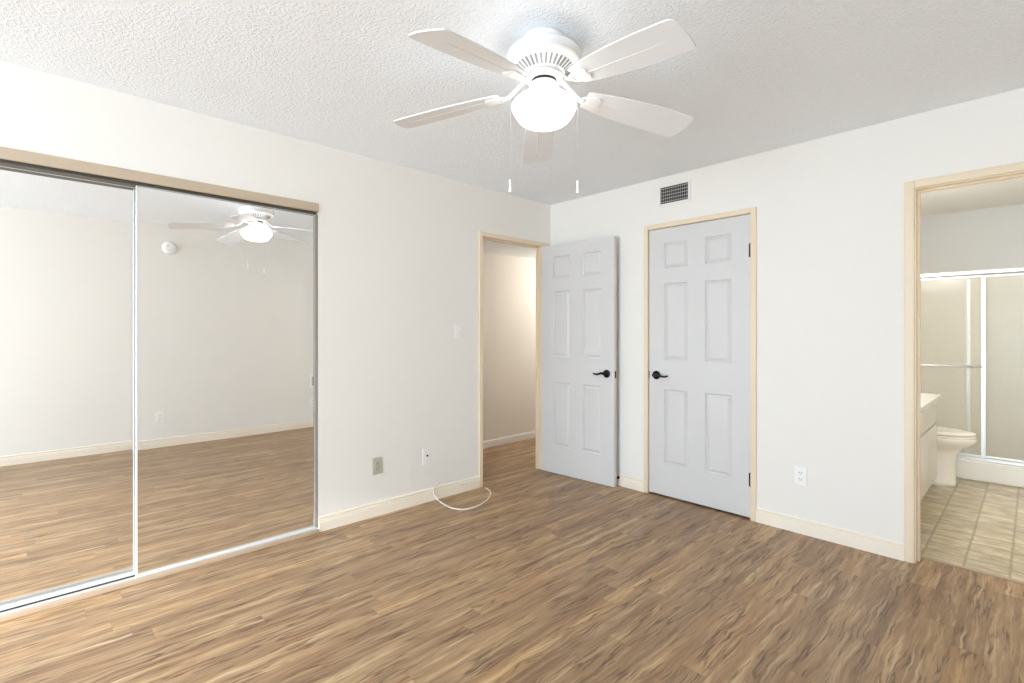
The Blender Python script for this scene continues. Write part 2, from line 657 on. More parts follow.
# back wall: closed door, bathroom doorway
g = MB()
g.box(0, DX0 - JT, 0, T, 0, H)
g.box(DX0 - JT, DX1 + JT, 0, T, DTOP + JT, H)
g.box(DX1 + JT, BX0 - JT, 0, T, 0, H)
g.box(BX0 - JT, BX1 + JT, 0, T, BTOP + JT, H)
g.box(BX1 + JT, XW + 0.12, 0, T, 0, H)
struct(g.build('wall_back', M['wall']), 'cream wall with the closed white door and the bathroom doorway', 'wall')
g = MB()
g.box(XW, XW + 0.12, YS - 0.12, WY0, 0, H)
g.box(XW, XW + 0.12, WY0, WY1, WZ1, H)
g.box(XW, XW + 0.12, WY0, WY1, 0, WZ0)
g.box(XW, XW + 0.12, WY1, JY, 0, H)
g.box(JX, XW + 0.12, JY, 0, 0, H)
struct(g.build('wall_right', M['wall']), 'plain cream wall opposite the closet, seen in the mirrors', 'wall')
g = MB()
g.box(0, WX0, YS - 0.12, YS, 0, H)
g.box(WX1, XW, YS - 0.12, YS, 0, H)
g.box(WX0, WX1, YS - 0.12, YS, WZ1, H)
g.box(WX0, WX1, YS - 0.12, YS, 0, WZ0)
struct(g.build('wall_front', M['wall']))
# closet shell behind the mirrors
g = MB()
g.box(-0.80, -0.72, CY0 - 0.10 - 0.12, -2.0, 0, H)
g.box(-0.72, -T, CY0 - 0.10, CY0 - 0.02, 0, H)
g.box(-0.72, -T, -2.08, -2.0, 0, H)
g.box(-0.72, -T, CY0 - 0.02, -2.08, H - 0.06, H)
struct(g.build('wall_closet', M['wall']))
# unseen shell behind the closed door, added to stop light leaking in
g = MB()
g.box(0.85, 0.93, T, 0.80, 0, H)
g.box(0.93, 1.95, 0.72, 0.80, 0, H)
g.box(0.93, 1.95, T, 0.72, H - 0.06, H)
struct(g.build('wall_light_stop', M['wall']))
# hall
g = MB().box(-1.12, -1.008, -2.0, 1.75, 0, 2.132)
struct(g.build('wall_hall', M['hall_wall']), 'pale hall wall seen through the open doorway', 'wall')
g = MB()
g.box(-1.008, -T, 1.62, 1.75, 0, 2.132)
g.box(-1.008, -T, -2.0, -1.9, 0, 2.132)
g.box(-T, 0.0, T, 1.75, 0, 2.132)
struct(g.build('wall_hall_end', M['hall_wall']))
# bathroom
g = MB()
g.box(1.95, 2.05, T, 3.25, 0, H)
g.box(2.05, XW + 0.27, 3.10, 3.25, 0, H)
g.box(XW + 0.15, XW + 0.27, T, 3.10, 0, H)
struct(g.build('wall_bathroom', M['bath_wall']), 'greyish upper wall of the bathroom above the shower', 'wall')

# baseboards
BASE = [(0, 0), (0.014, 0), (0.014, 0.058), (0.012, 0.061), (0.012, 0.071), (0.005, 0.0775), (0.012, 0.084), (0.0105, 0.090), (0.005, 0.095), (0, 0.095)]
CW, CT = 0.036, 0.014       # casing width and thickness


def baseboard(name, p0, p1, out, m, label=None, poly=BASE):
    g = MB().prism(poly, p0, p1, out, (0, 0, 1))
    return struct(g.build(name, m), label, 'baseboard' if label else None)


g = MB().prism(BASE, (0, CY1 + 0.0, 0), (0, HY0 - CW, 0), (1, 0, 0), (0, 0, 1))
g.prism(BASE, (0, YS, 0), (0, CY0 - 0.02, 0), (1, 0, 0), (0, 0, 1))
struct(g.build('baseboard_left', M['baseboard']), 'cream stepped baseboard between the mirrored closet and the hall doorway', 'baseboard')
g = MB()
g.prism(BASE, (0, 0, 0), (DX0 - CW, 0, 0), (0, -1, 0), (0, 0, 1))
struct(g.build('baseboard_back', M['baseboard']), 'short cream baseboard between the open door and the closed door', 'baseboard')
g = MB()
g.prism(BASE, (DX1 + CW, 0, 0), (BX0 - CW - 0.012, 0, 0), (0, -1, 0), (0, 0, 1))
struct(g.build('baseboard_back.001', M['baseboard']), 'cream stepped baseboard between the closed door and the bathroom doorway', 'baseboard')
g = MB()
g.prism(BASE, (XW, YS, 0), (XW, WY0 - 0.05, 0), (-1, 0, 0), (0, 0, 1))
g.prism(BASE, (XW, WY1 + 0.05, 0), (XW, JY, 0), (-1, 0, 0), (0, 0, 1))
g.prism(BASE, (XW - 0.014, JY, 0), (JX - 0.014, JY, 0), (0, -1, 0), (0, 0, 1))
struct(g.build('baseboard_right', M['baseboard']), 'cream baseboard along the wall reflected in the closet mirrors', 'baseboard')
g = MB()
g.prism(BASE, (0, YS, 0), (WX0 - 0.05, YS, 0), (0, 1, 0), (0, 0, 1))
g.prism(BASE, (WX1 + 0.05, YS, 0), (XW, YS, 0), (0, 1, 0), (0, 0, 1))
struct(g.build('baseboard_front', M['baseboard']))
HB = [(0, 0), (0.013, 0), (0.013, 0.066), (0.006, 0.078), (0, 0.078)]
g = MB().prism(HB, (-1.008, -1.9, 0), (-1.008, 1.62, 0), (1, 0, 0), (0, 0, 1))
struct(g.build('baseboard_hall', M['white_base']), 'white baseboard in the hall beyond the open doorway', 'baseboard')

# door casings and linings
g = MB()
g.box(0, CT, HY0 - CW, HY0, 0, HTOP + CW, 0.003)
g.box(0, CT, HY1, -0.026, 0, HTOP, 0.003)
g.box(0, CT, HY0, -0.026, HTOP, HTOP + CW, 0.003)
g.box(-T, 0, HY0 - JT, HY0, 0, HTOP + JT)
g.box(-0.072, 0, HY1, HY1 + JT, 0, HTOP + JT)
g.box(-T, 0, HY0, HY1, HTOP, HTOP + JT)
g.box(-0.075, -0.040, HY0, HY0 + 0.010, 0, HTOP)          # stops
g.box(-0.070, -0.040, HY1 - 0.008, HY1, 0, HTOP)
g.box(-0.075, -0.040, HY0, HY1, HTOP - 0.010, HTOP)
struct(g.build('trim_1', M['trim']), 'tan door casing and lining of the hall doorway', 'door casing')
g = MB()
g.box(DX0 - CW, DX0, -CT, 0, 0, DTOP + CW, 0.003)
g.box(DX1, DX1 + CW, -CT, 0, 0, DTOP + CW, 0.003)
g.box(DX0, DX1, -CT, 0, DTOP, DTOP + CW, 0.003)
g.box(DX0 - JT, DX0, 0, T, 0, DTOP + JT)
g.box(DX1, DX1 + JT, 0, T, 0, DTOP + JT)
g.box(DX0, DX1, 0, T, DTOP, DTOP + JT)
g.box(DX0, DX0 + 0.010, 0.045, 0.080, 0, DTOP)
g.box(DX1 - 0.010, DX1, 0.045, 0.080, 0, DTOP)
g.box(DX0 + 0.010, DX1 - 0.010, 0.045, 0.080, DTOP - 0.010, DTOP)
struct(g.build('trim_2', M['trim']), 'tan door casing framing the closed white door', 'door casing')
g = MB()
g.box(BX0 - CW - 0.012, BX0 - 0.006, -CT, 0, 0, BTOP + CW + 0.012, 0.003)
g.box(BX1 + 0.006, BX1 + CW + 0.012, -CT, 0, 0, BTOP + CW + 0.012, 0.003)
g.box(BX0 - 0.006, BX1 + 0.006, -CT, 0, BTOP + 0.006, BTOP + CW + 0.012, 0.003)
g.box(BX0 - JT, BX0, 0, T, 0, BTOP + JT)
g.box(BX1, BX1 + JT, 0, T, 0, BTOP + JT)
g.box(BX0, BX1, 0, T, BTOP, BTOP + JT)
g.box(BX0, BX0 + 0.010, 0.040, 0.075, 0, BTOP)
g.box(BX1 - 0.010, BX1, 0.040, 0.075, 0, BTOP)
g.box(BX0 + 0.010, BX1 - 0.010, 0.040, 0.075, BTOP - 0.010, BTOP)
struct(g.build('trim_3', M['trim']), 'tan door casing and lining of the bathroom doorway', 'door casing')

# unseen sliding glass doors, added behind the camera to bring in even daylight
def sliding_window(name, loc, rz, hx):
    w = struct(empty(name, loc, rz))
    g = MB()
    g.box(-hx, -hx + 0.05, -0.05, 0.05, WZ0, WZ1)
    g.box(hx - 0.05, hx, -0.05, 0.05, WZ0, WZ1)
    g.box(-hx + 0.05, hx - 0.05, -0.05, 0.05, WZ1 - 0.05, WZ1)
    g.box(-hx + 0.05, hx - 0.05, -0.05, 0.05, WZ0, WZ0 + 0.04)
    g.box(-0.03, 0.03, -0.03, 0.03, WZ0 + 0.04, WZ1 - 0.05)
    g.build('window_frame', M['frame_white'], w)
    for s in (-1, 1):
        x0, x1 = sorted((s * 0.03, s * (hx - 0.05)))
        MB().box(x0, x1, s * 0.01 - 0.003, s * 0.01 + 0.003, WZ0 + 0.04, WZ1 - 0.05).build('window_pane', M['window_glass'], w)


sliding_window('added_window_1', (XW + 0.06, (WY0 + WY1) / 2, 0), R(90), (WY1 - WY0) / 2)
sliding_window('added_window_2', ((WX0 + WX1) / 2, YS - 0.06, 0), 0.0, (WX1 - WX0) / 2)


# ------------------------------------------------------------------ six-panel doors
def door_leaf_mb(w, h, t):
    """leaf with x from 0 to w, y from 0 (face seen) to t, z from 0 to h; raised panels on both faces"""
    st = 0.125 * w / 0.767          # outer stiles
    mid = 0.127 * w / 0.767         # centre stile
    pw = (w - 2 * st - mid) / 2
    xs = [0, st, st + pw, st + pw + mid, w - st, w]
    zs = [0, 0.238, 0.812, 1.030, 1.618, 1.730, 1.928, h]
    b = bmesh.new()
    for side in (0, 1):
        y = 0.0 if side == 0 else t
        V = [[b.verts.new((x, y, z)) for z in zs] for x in xs]
        panels = []
        for i in range(5):
            for j in range(7):
                q = (V[i][j], V[i + 1][j], V[i + 1][j + 1], V[i][j + 1])
                f = b.faces.new(q if side == 0 else q[::-1])
                if i in (1, 3) and j in (1, 3, 5):
                    panels.append(f)
        b.normal_update()
        bmesh.ops.inset_individual(b, faces=panels, thickness=0.004, depth=0.0)
        bmesh.ops.inset_individual(b, faces=panels, thickness=0.013, depth=-0.011)
        bmesh.ops.inset_individual(b, faces=panels, thickness=0.006, depth=0.0)
        bmesh.ops.inset_individual(b, faces=panels, thickness=0.022, depth=0.009)
        if side == 0:
            F = V
        else:
            for seq in ([F[i][0] for i in range(6)], [F[i][-1] for i in range(6)]):
                pass
            for i in range(5):
                b.faces.new((F[i][0], V[i][0], V[i + 1][0], F[i + 1][0]))
                b.faces.new((F[i][-1], F[i + 1][-1], V[i + 1][-1], V[i][-1]))
            for j in range(7):
                b.faces.new((F[0][j], F[0][j + 1], V[0][j + 1], V[0][j]))
                b.faces.new((F[-1][j], V[-1][j], V[-1][j + 1], F[-1][j + 1]))
    bmesh.ops.recalc_face_normals(b, faces=b.faces[:])
    m = MB()
    m.merge(b)
    return m


def lever_handle(parent, x, y, z, out, along):
    """black lever set on a door face: out = -1/+1 along y, along = -1/+1 along x"""
    rose = MB().lathe([(0, 0), (0.033, 0), (0.033, 0.006), (0.028, 0.011), (0.016, 0.013), (0.0125, 0.018), (0.0125, 0.040), (0.0, 0.042)],
                      36, (0, 0, 0), 'y')
    h = rose.build('door_handle', M['black'], parent, (x, y, z))
    if out < 0:
        h.rotation_euler = (0, 0, PI)
    a = along if out > 0 else -along
    pts, rad = [], []
    for k in range(15):
        s = k / 14.0
        px = a * (-0.010 + 0.122 * s)
        pz = 0.004 * math.sin(s * PI) - 0.013 * math.sin(max(0, s - 0.35) / 0.65 * PI * 0.9) + 0.004 * s
        py = 0.043 - 0.010 * math.sin(s * PI * 0.5) ** 2
        pts.append((px, py, pz))
        rr = 0.0095 * (1 - 0.45 * s)
        rad.append((rr * 0.8, rr * 1.15))
    MB().tube(pts, rad, 12).build('lever', M['black'], h)
    return h


def hinge(parent, x, y, z, name='hinge'):
    g = MB()
    g.tube([(0, 0, -0.045), (0, 0, 0.045)], 0.0065, 12)
    g.tube([(0, 0, -0.050), (0, 0, -0.045)], 0.0045, 12)
    g.tube([(0, 0, 0.045), (0, 0, 0.050)], 0.0045, 12)
    g.box(-0.012, 0.012, 0.001, 0.0035, -0.045, 0.045)
    return g.build(name, M['black'], parent, (x, y, z))


# closed door in the back wall (face 3 mm behind the casing plane)
d2 = struct(empty('door_2', (DX0 + 0.003, 0.004, 0.013)), 'closed white six-panel door in the back wall, with a black lever', 'door')
DW = DX1 - DX0 - 0.006
door_leaf_mb(DW, DTOP - 0.016, 0.035).build('door_leaf', M['door'], d2)
lever_handle(d2, 0.063, 0.0, 0.913, -1, 1)
for zz in (0.255, 1.793):
    hinge(d2, DW + 0.001, -0.007, zz)
MB().box(-0.0025, 0.0035, -0.0015, 0.026, 0.885, 0.941, 0.0008, 1).build('latch_plate', M['black'], d2)

# open door, swung against the back wall
ang = math.atan2(0.048, 0.748)
d1 = struct(empty('door_1', (0.022, -0.141, 0.005), ang), 'white six-panel door standing open against the back wall, with a black lever', 'door')
OW = 0.752
door_leaf_mb(OW, 2.028, 0.035).build('door_leaf', M['door'], d1)
lever_handle(d1, OW - 0.070, 0.0, 0.913, -1, -1)
lever_handle(d1, OW - 0.070, 0.035, 0.913, 1, -1)
MB().box(OW - 0.001, OW + 0.0015, 0.006, 0.029, 0.880, 0.937, 0.0008, 1).build('latch_plate', M['black'], d1)
for zz in (0.2, 1.0, 1.8):
    hinge(d1, -0.008, 0.020, zz)

# door stop on the baseboard behind the open door
ds = tag(empty('door_stop', (0.757, -0.0105, 0.066)), 'small black spring door stop on the baseboard behind the open door', 'door stop')
MB().lathe([(0, 0), (0.011, 0), (0.011, 0.004), (0.005, 0.007), (0.005, 0.010)], 20, (0, 0, 0), 'y').build('base', M['black'], ds).rotation_euler = (0, 0, PI)
coil = [(0.0045 * math.cos(k * 0.9), -0.008 - 0.00035 * k, 0.0045 * math.sin(k * 0.9)) for k in range(60)]
MB().tube(coil, 0.0016, 6).build('spring', M['black'], ds)
MB().lathe([(0, 0), (0.0085, 0), (0.0095, 0.008), (0.008, 0.012), (0, 0.012)], 20, (0, -0.040, 0), 'y').build('rubber_tip', M['rubber'], ds)

# ------------------------------------------------------------------ mirrored closet
g = MB()
g.box(0.0, 0.014, CY0 - 0.02, CY1 + 0.000, CTOP, 2.064, 0.002)
g.box(-0.105, 0.0, CY0, CY1, 2.022, 2.060)
struct(g.build('trim_4', M['header']), 'tan header board hiding the track above the mirrored closet doors', 'header')
g = MB()
g.box(-0.100, -0.004, CY0, CY1 - 0.01, 1.998, 2.021)
struct(g.build('trim_5', mat('dark_top_track', (0.10, 0.09, 0.075, 1), 0.4, metallic=0.6)))
g = MB()
g.box(-0.105, 0.004, CY0, CY1 - 0.002, 0.0, 0.008)
g.box(0.004, 0.026, CY0, CY1 - 0.002, 0.0, 0.022, 0.003)
struct(g.build('trim_6', mat('tan_closet_sill', (0.46, 0.35, 0.25, 1), 0.4, var=0.05)), 'tan sill strip under the mirrored closet doors', 'sill')
g = MB()
g.box(-0.097, -0.094, CY0 + 0.005, CY1 - 0.012, 0.0085, 0.020)
g.box(-0.050, 0.002, CY0 + 0.005, CY1 - 0.012, 0.0085, 0.0118)
g.box(-0.050, -0.047, CY0 + 0.005, CY1 - 0.012, 0.0118, 0.0128)
g.box(-0.003, 0.002, CY0 + 0.005, CY1 - 0.012, 0.0118, 0.0225)
struct(g.build('trim_7', M['track']), 'aluminium floor track of the mirrored closet doors', 'track')
g = MB().box(-0.093, -0.0505, CY0 + 0.005, CY1 - 0.012, 0.0085, 0.0105)
struct(g.build('trim_8', M['dark']), 'dark channel of the floor track under the rear mirrored door', 'track')


g = MB().box(-0.060, -0.002, CY1 - 0.005, CY1 - 0.0002, 0.025, 1.995)  # dark strip stands in for the shade in the door gap
struct(g.build('trim_gap_shade', mat('painted_gap_shade', (0.22, 0.18, 0.14, 1), 0.9)), 'thin brown strip standing in for the shaded gap at the closet opening edge', 'gap shade')


def mirror_door(name, y0, y1, xf, label):
    """sliding mirror door whose glass face is at x = xf, between y0 and y1"""
    z0, z1 = 0.0125, 2.006
    rail = 0.017
    e = struct(empty(name, (xf, (y0 + y1) / 2, 0)), label, 'door')
    a, b = y0 - (y0 + y1) / 2, y1 - (y0 + y1) / 2
    MB().box(-0.006, 0.0, a + 0.004, b - 0.004, z0 + rail - 0.003, z1 - 0.008).build('mirror_panel', M['mirror'], e)
    MB().box(-0.022, -0.0062, a + 0.004, b - 0.004, z0 + rail - 0.003, z1 - 0.008).build('backing_board', M['dark'], e)
    g = MB()
    g.box(-0.024, 0.004, a, b, z0, z0 + rail, 0.002)
    g.box(-0.024, 0.003, a, a + 0.0065, z0 + rail, z1, 0.0015)
    g.box(-0.024, 0.003, b - 0.0015, b, z0 + rail, z1, 0.0015)
    g.box(-0.024, 0.003, a + 0.0075, b - 0.0075, z1 - 0.010, z1, 0.0015)
    g.build('frame', M['frame_white'], e)
    return e


TILT = 0.6
mirror_door('door_3', -3.098, -2.1875, -0.026, 'mirrored sliding closet door nearer the hall doorway, reflecting the ceiling fan').rotation_euler = (0, 0, R(TILT))
mirror_door('door_4', -4.010, -3.070, -0.073, 'mirrored sliding closet door set behind the other, reflecting only bare wall')

# ------------------------------------------------------------------ ceiling fan
FX, FY = 1.741, -1.973
fan = tag(empty('ceiling_fan', (FX, FY, 0)), 'white five-blade ceiling fan with a lit opal globe under the popcorn ceiling', 'ceiling fan')
MB().lathe([(0, 2.4395), (0.084, 2.4395), (0.086, 2.434), (0.085, 2.424), (0.081, 2.419), (0.080, 2.412), (0, 2.412)], 56).build('canopy', M['fan'], fan)
MB().lathe([(0, 2.4115), (0.081, 2.4115), (0.086, 2.409), (0.108, 2.402), (0.131, 2.390), (0.145, 2.378), (0.150, 2.366), (0.149, 2.354),
            (0.143, 2.352), (0.143, 2.347), (0.147, 2.345), (0.146, 2.337), (0.138, 2.331), (0.122, 2.328), (0.076, 2.296), (0, 2.296)], 64).build('motor_housing', M['fan'], fan)
g = MB()
for k in range(34):
    a = 2 * PI * k / 34
    t = bmesh.new()
    bmesh.ops.create_cube(t, size=1.0)
    for v in t.verts:
        v.co = Vector((v.co.x * 0.038, v.co.y * 0.0080, v.co.z * 0.004))
    sl = math.atan2(0.032, 0.046)
    g.merge(t, Matrix.Rotation(a, 4, 'Z') @ Matrix.Translation((0.100, 0, 2.3118)) @ Matrix.Rotation(-sl, 4, 'Y'))
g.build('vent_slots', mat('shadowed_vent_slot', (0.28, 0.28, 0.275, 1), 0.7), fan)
MB().lathe([(0, 2.2955), (0.070, 2.2955), (0.077, 2.291), (0.077, 2.278), (0.070, 2.273), (0, 2.273)], 56).build('blade_hub', M['fan'], fan)
MB().lathe([(0, 2.2725), (0.050, 2.2725), (0.050, 2.262), (0, 2.262)], 40).build('hub_gap', M['dark'], fan)
MB().lathe([(0, 2.2615), (0.052, 2.2615), (0.058, 2.256), (0.060, 2.240), (0.064, 2.234), (0.066, 2.230), (0.066, 2.226), (0, 2.226)], 48).build('light_fitter', M['fan'], fan)
MB().lathe([(0.060, 2.2255), (0.068, 2.222), (0.086, 2.210), (0.107, 2.196), (0.122, 2.184), (0.130, 2.171), (0.130, 2.160), (0.123, 2.144),
            (0.112, 2.127), (0.102, 2.113), (0.090, 2.104), (0.070, 2.098), (0.038, 2.0955), (0, 2.095)], 64).build('light_globe', M['globe'], fan)
PITCH = R(11)
ROOT, TIP = 0.185, 0.660
droop = lambda x: -0.056 * ((x - ROOT) / (TIP - ROOT))


def slab(g, poly, up, down):
    t = bmesh.new()
    top = [t.verts.new((x, y, droop(x) + up)) for x, y in poly]
    bot = [t.verts.new((x, y, droop(x) + down)) for x, y in poly]
    n = len(poly)
    for k in range(n):
        t.faces.new((bot[k], bot[(k + 1) % n], top[(k + 1) % n], top[k]))
    t.faces.new(top)
    t.faces.new(bot[::-1])
    bmesh.ops.recalc_face_normals(t, faces=t.faces[:])
    g.merge(t, Matrix.Rotation(-PITCH, 4, 'X'))


def blade_mesh():
    g = MB()
    prof = [(0.185, 0.044), (0.20, 0.050), (0.24, 0.057), (0.30, 0.065), (0.36, 0.071), (0.42, 0.0755), (0.48, 0.078), (0.54, 0.079), (0.59, 0.078), (0.625, 0.077), (0.645, 0.0755)]
    tip = [(0.658, -0.073), (0.664, -0.062), (0.668, -0.040), (0.669, -0.010), (0.666, 0.020), (0.660, 0.050), (0.652, 0.072)]
    poly = [(x, -a) for x, a in prof] + tip + [(x, a) for x, a in prof][::-1]
    slab(g, poly, 0.0055, 0.0)
    rib = MB().tube([(0.20 + 0.40 * k / 8.0, 0.004, droop(0.20 + 0.40 * k / 8.0) - 0.0004) for k in range(9)],
                    [(0.0035 * (1 - 0.8 * k / 8.0), 0.0018 * (1 - 0.8 * k / 8.0)) for k in range(9)], 8)
    g.merge(rib.bm, Matrix.Rotation(-PITCH, 4, 'X'))
    return g


BZ = 2.222


def bracket_mesh():
    g = MB()
    pts, rad = [], []
    for k in range(17):
        s = k / 16.0
        x = 0.062 + 0.118 * s
        z = (2.283 - BZ) - 0.066 * (0.5 - 0.5 * math.cos(PI * min(1, s * 1.05)))
        pts.append((x, 0.0, z))
        rad.append((0.011 + 0.004 * s, 0.0045))
    g.tube(pts, rad, 12)
    # paddle screwed under the blade root
    poly = [(0.166, -0.016), (0.190, -0.028), (0.216, -0.034), (0.240, -0.033), (0.252, -0.016), (0.247, 0.0), (0.252, 0.016), (0.240, 0.033),
            (0.216, 0.034), (0.190, 0.028), (0.166, 0.016)]
    slab(g, poly, -0.0006, -0.0075)
    return g


bl0 = br0 = None
for k in range(5):
    a = R(-79 + 72 * k)
    if bl0 is None:
        bl = bl0 = blade_mesh().build('fan_blade', M['blade'], fan)
        br = br0 = bracket_mesh().build('blade_bracket', M['fan'], bl0)
    else:
        bl = bl0.copy()
        COL.objects.link(bl)
        br = br0.copy()
        COL.objects.link(br)
        br.parent = bl
    bl.parent = fan
    bl.location = (0, 0, BZ)
    bl.rotation_euler = (0, R((1.7, 2.2, 0.2, 0.0, -1.0)[k]), a)      # the blades sag by different amounts

M['chain'] = mat('bead_chain', (0.6, 0.59, 0.57, 1), 0.4)
for px, py, zc in ((-0.092, -0.097, 1.848), (0.092, 0.097, 1.843)):
    rr = math.hypot(px, py)
    ux, uy = px / rr, py / rr
    rr = max(rr, 0.1365)
    pts = [(0.056 * ux, 0.056 * uy, 2.250), (0.080 * ux, 0.080 * uy, 2.247), (0.115 * ux, 0.115 * uy, 2.236), ((rr - 0.003) * ux, (rr - 0.003) * uy, 2.215),
           (rr * ux, rr * uy, 2.18), (rr * ux, rr * uy, 2.05), (rr * ux, rr * uy, zc + 0.022)]
    ch = MB().tube(pts, 0.0006, 6).build('pull_chain', M['chain'], fan)
    MB().lathe([(0, 0.026), (0.004, 0.026), (0.006, 0.022), (0.0045, 0.012), (0.0055, -0.012), (0.0075, -0.020), (0.0065, -0.025), (0, -0.025)], 18,
               (rr * ux, rr * uy, zc)).build('chain_pull', M['fan'], ch)

# ------------------------------------------------------------------ vent, plates, cable, detector
vt = tag(empty('air_vent', (1.2445, 0, 2.297)), 'small grey metal wall register with a grid of slats above the closed door', 'air vent')
VW, VH = 0.1175, 0.0685
g = MB()
g.box(-VW - 0.012, -VW + 0.006, -0.007, 0, -VH - 0.012, VH + 0.012, 0.002)
g.box(VW - 0.006, VW + 0.012, -0.007, 0, -VH - 0.012, VH + 0.012, 0.002)
g.box(-VW + 0.006, VW - 0.006, -0.007, 0, VH - 0.006, VH + 0.012, 0.002)
g.box(-VW + 0.006, VW - 0.006, -0.007, 0, -VH - 0.012, -VH + 0.006, 0.002)
g.build('frame', M['wall'], vt)
MB().box(-VW + 0.006, VW - 0.006, -0.0015, -0.0005, -VH + 0.006, VH - 0.006).build('duct_opening', M['dark'], vt)
for k in range(13):
    x = -VW + 0.006 + (2 * VW - 0.012) * (k + 0.5) / 13
    t = bmesh.new()
    bmesh.ops.create_cube(t, size=1.0)
    for v in t.verts:
        v.co = Vector((v.co.x * 0.0022, v.co.y * 0.006, v.co.z * (2 * VH - 0.012)))
    g = MB()
    g.merge(t, Matrix.Rotation(R(25), 4, 'Z'))
    g.build('vertical_slat', M['grille'], vt, (x, -0.0052, 0))
for k in range(5):
    z = -VH + 0.006 + (2 * VH - 0.012) * (k + 0.5) / 5
    MB().box(-VW + 0.006, VW - 0.006, -0.004, -0.0016, -0.0022, 0.0022).build('horizontal_slat', M['grille'], vt, (0, 0, z))


def wall_item(name, loc, facing, label, cat, group=None):
    """empty whose local -y is the direction the item faces"""
    rz = {'+x': R(90), '-y': 0.0, '-x': R(-90)}[facing]
    return tag(empty(name, loc, rz), label, cat, group)


def duplex(e, plate_m, face_m):
    MB().box(-0.036, 0.036, -0.006, 0, -0.058, 0.058, 0.003).build('cover_plate', plate_m, e)
    for s in (1, -1):
        f = MB().box(-0.017, 0.017, -0.009, -0.006, -0.014, 0.014, 0.003).build('socket', face_m, e, (0, 0, s * 0.0195))
        g = MB()
        g.box(-0.0085, -0.0060, -0.0096, -0.0088, -0.004, 0.006)
        g.box(0.0060, 0.0085, -0.0096, -0.0088, -0.003, 0.005)
        g.lathe([(0, 0), (0.0026, 0), (0.0026, 0.0008), (0, 0.0008)], 12, (0, -0.0096, -0.008), 'y')
        g.build('slots', M['dark'], f)
    MB().lathe([(0, 0), (0.003, 0), (0.0025, 0.001), (0, 0.0012)], 12, (0, -0.0072, 0), 'y').build('screw', face_m, e)


e = wall_item('power_outlet', (2.100, 0, 0.360), '-y', 'white wall outlet between the closed door and the bathroom doorway', 'outlet', 'wall outlets')
duplex(e, M['plastic'], M['plastic'])
e = wall_item('power_outlet', (0, -1.773, 0.341), '+x', 'greyish almond wall outlet low on the wall beside the mirrored closet', 'outlet', 'wall outlets')
duplex(e, M['almond'], M['almond'])
e = wall_item('power_outlet', (XW, -2.430, 0.330), '-x', 'white wall outlet seen mid-wall in the mirror, below the smoke detector', 'outlet', 'wall outlets')
duplex(e, M['plastic'], M['plastic'])
e = wall_item('power_outlet', (XW, -0.745, 0.330), '-x', 'white wall outlet seen at the far mirror edge, below a rectangular plate', 'outlet', 'wall outlets')
duplex(e, M['plastic'], M['plastic'])

e = wall_item('cable_jack', (0, -1.371, 0.338), '+x', 'white coax wall plate with one dark centre jack, beside the hall doorway', 'wall jack')
MB().box(-0.036, 0.036, -0.006, 0, -0.058, 0.058, 0.003).build('cover_plate', M['plastic'], e)
MB().lathe([(0, 0.012), (0.0048, 0.012), (0.0048, 0.0), (0.0075, -0.002), (0.0075, -0.007), (0, -0.007)][::-1], 16, (0, -0.006, 0.004), 'y').build('jack', M['black'], e).rotation_euler = (0, 0, 0)
for s in (1, -1):
    MB().lathe([(0, 0), (0.003, 0), (0.0025, 0.001), (0, 0.0012)], 12, (0, -0.0072, s * 0.042), 'y').build('screw', M['plastic'], e)

e = wall_item('light_switch', (0, -1.080, 1.262), '+x', 'white toggle light switch on the wall by the hall doorway', 'light switch')
MB().box(-0.036, 0.036, -0.006, 0, -0.058, 0.058, 0.003).build('cover_plate', M['plastic'], e)
MB().prism([(-0.012, 0), (0.012, 0), (0.012, 0.003), (-0.012, 0.003)], (-0.006, -0.006, 0), (0.006, -0.006, 0), (0, 0, 1), (0, -1, 0)).build('toggle_surround', M['plastic'], e)
MB().prism([(-0.006, 0), (0.006, 0), (0.012, 0.014), (0.006, 0.016)], (-0.004, -0.008, 0), (0.004, -0.008, 0), (0, 0, 1), (0, -1, 0)).build('toggle', M['plastic'], e)

e = wall_item('wall_plate', (XW, -0.745, 0.610), '-x', 'tall white rectangular wall box seen at the far mirror edge', 'wall plate')
MB().box(-0.034, 0.034, -0.022, 0, -0.080, 0.080, 0.003).build('housing', M['plastic'], e)
MB().box(-0.022, 0.022, -0.0235, -0.022, -0.060, 0.060, 0.001, 1).build('cover', M['grille'], e)

e = wall_item('smoke_detector', (XW, -2.340, 2.188), '-x', 'round white smoke detector high on the wall, seen in the mirror', 'smoke detector')
MB().lathe([(0, 0), (0.070, 0), (0.070, 0.014), (0.064, 0.017), (0.062, 0.030), (0.050, 0.038), (0.020, 0.040), (0, 0.040)], 40, (0, 0, 0), 'y').build('housing', M['plastic'], e).rotation_euler = (0, 0, PI)
g = MB()
for k in range(5):
    a = R(200 + 20 * k)
    g.box(0.036 * math.cos(a) - 0.003, 0.036 * math.cos(a) + 0.003, -0.0405, -0.0380, 0.036 * math.sin(a) - 0.003, 0.036 * math.sin(a) + 0.003)
g.build('sounder_slots', M['grille'], e)
MB().lathe([(0, 0), (0.008, 0), (0.007, 0.003), (0, 0.0035)], 16, (0.022, -0.042, 0.020), 'y').build('test_button', M['grille'], e)

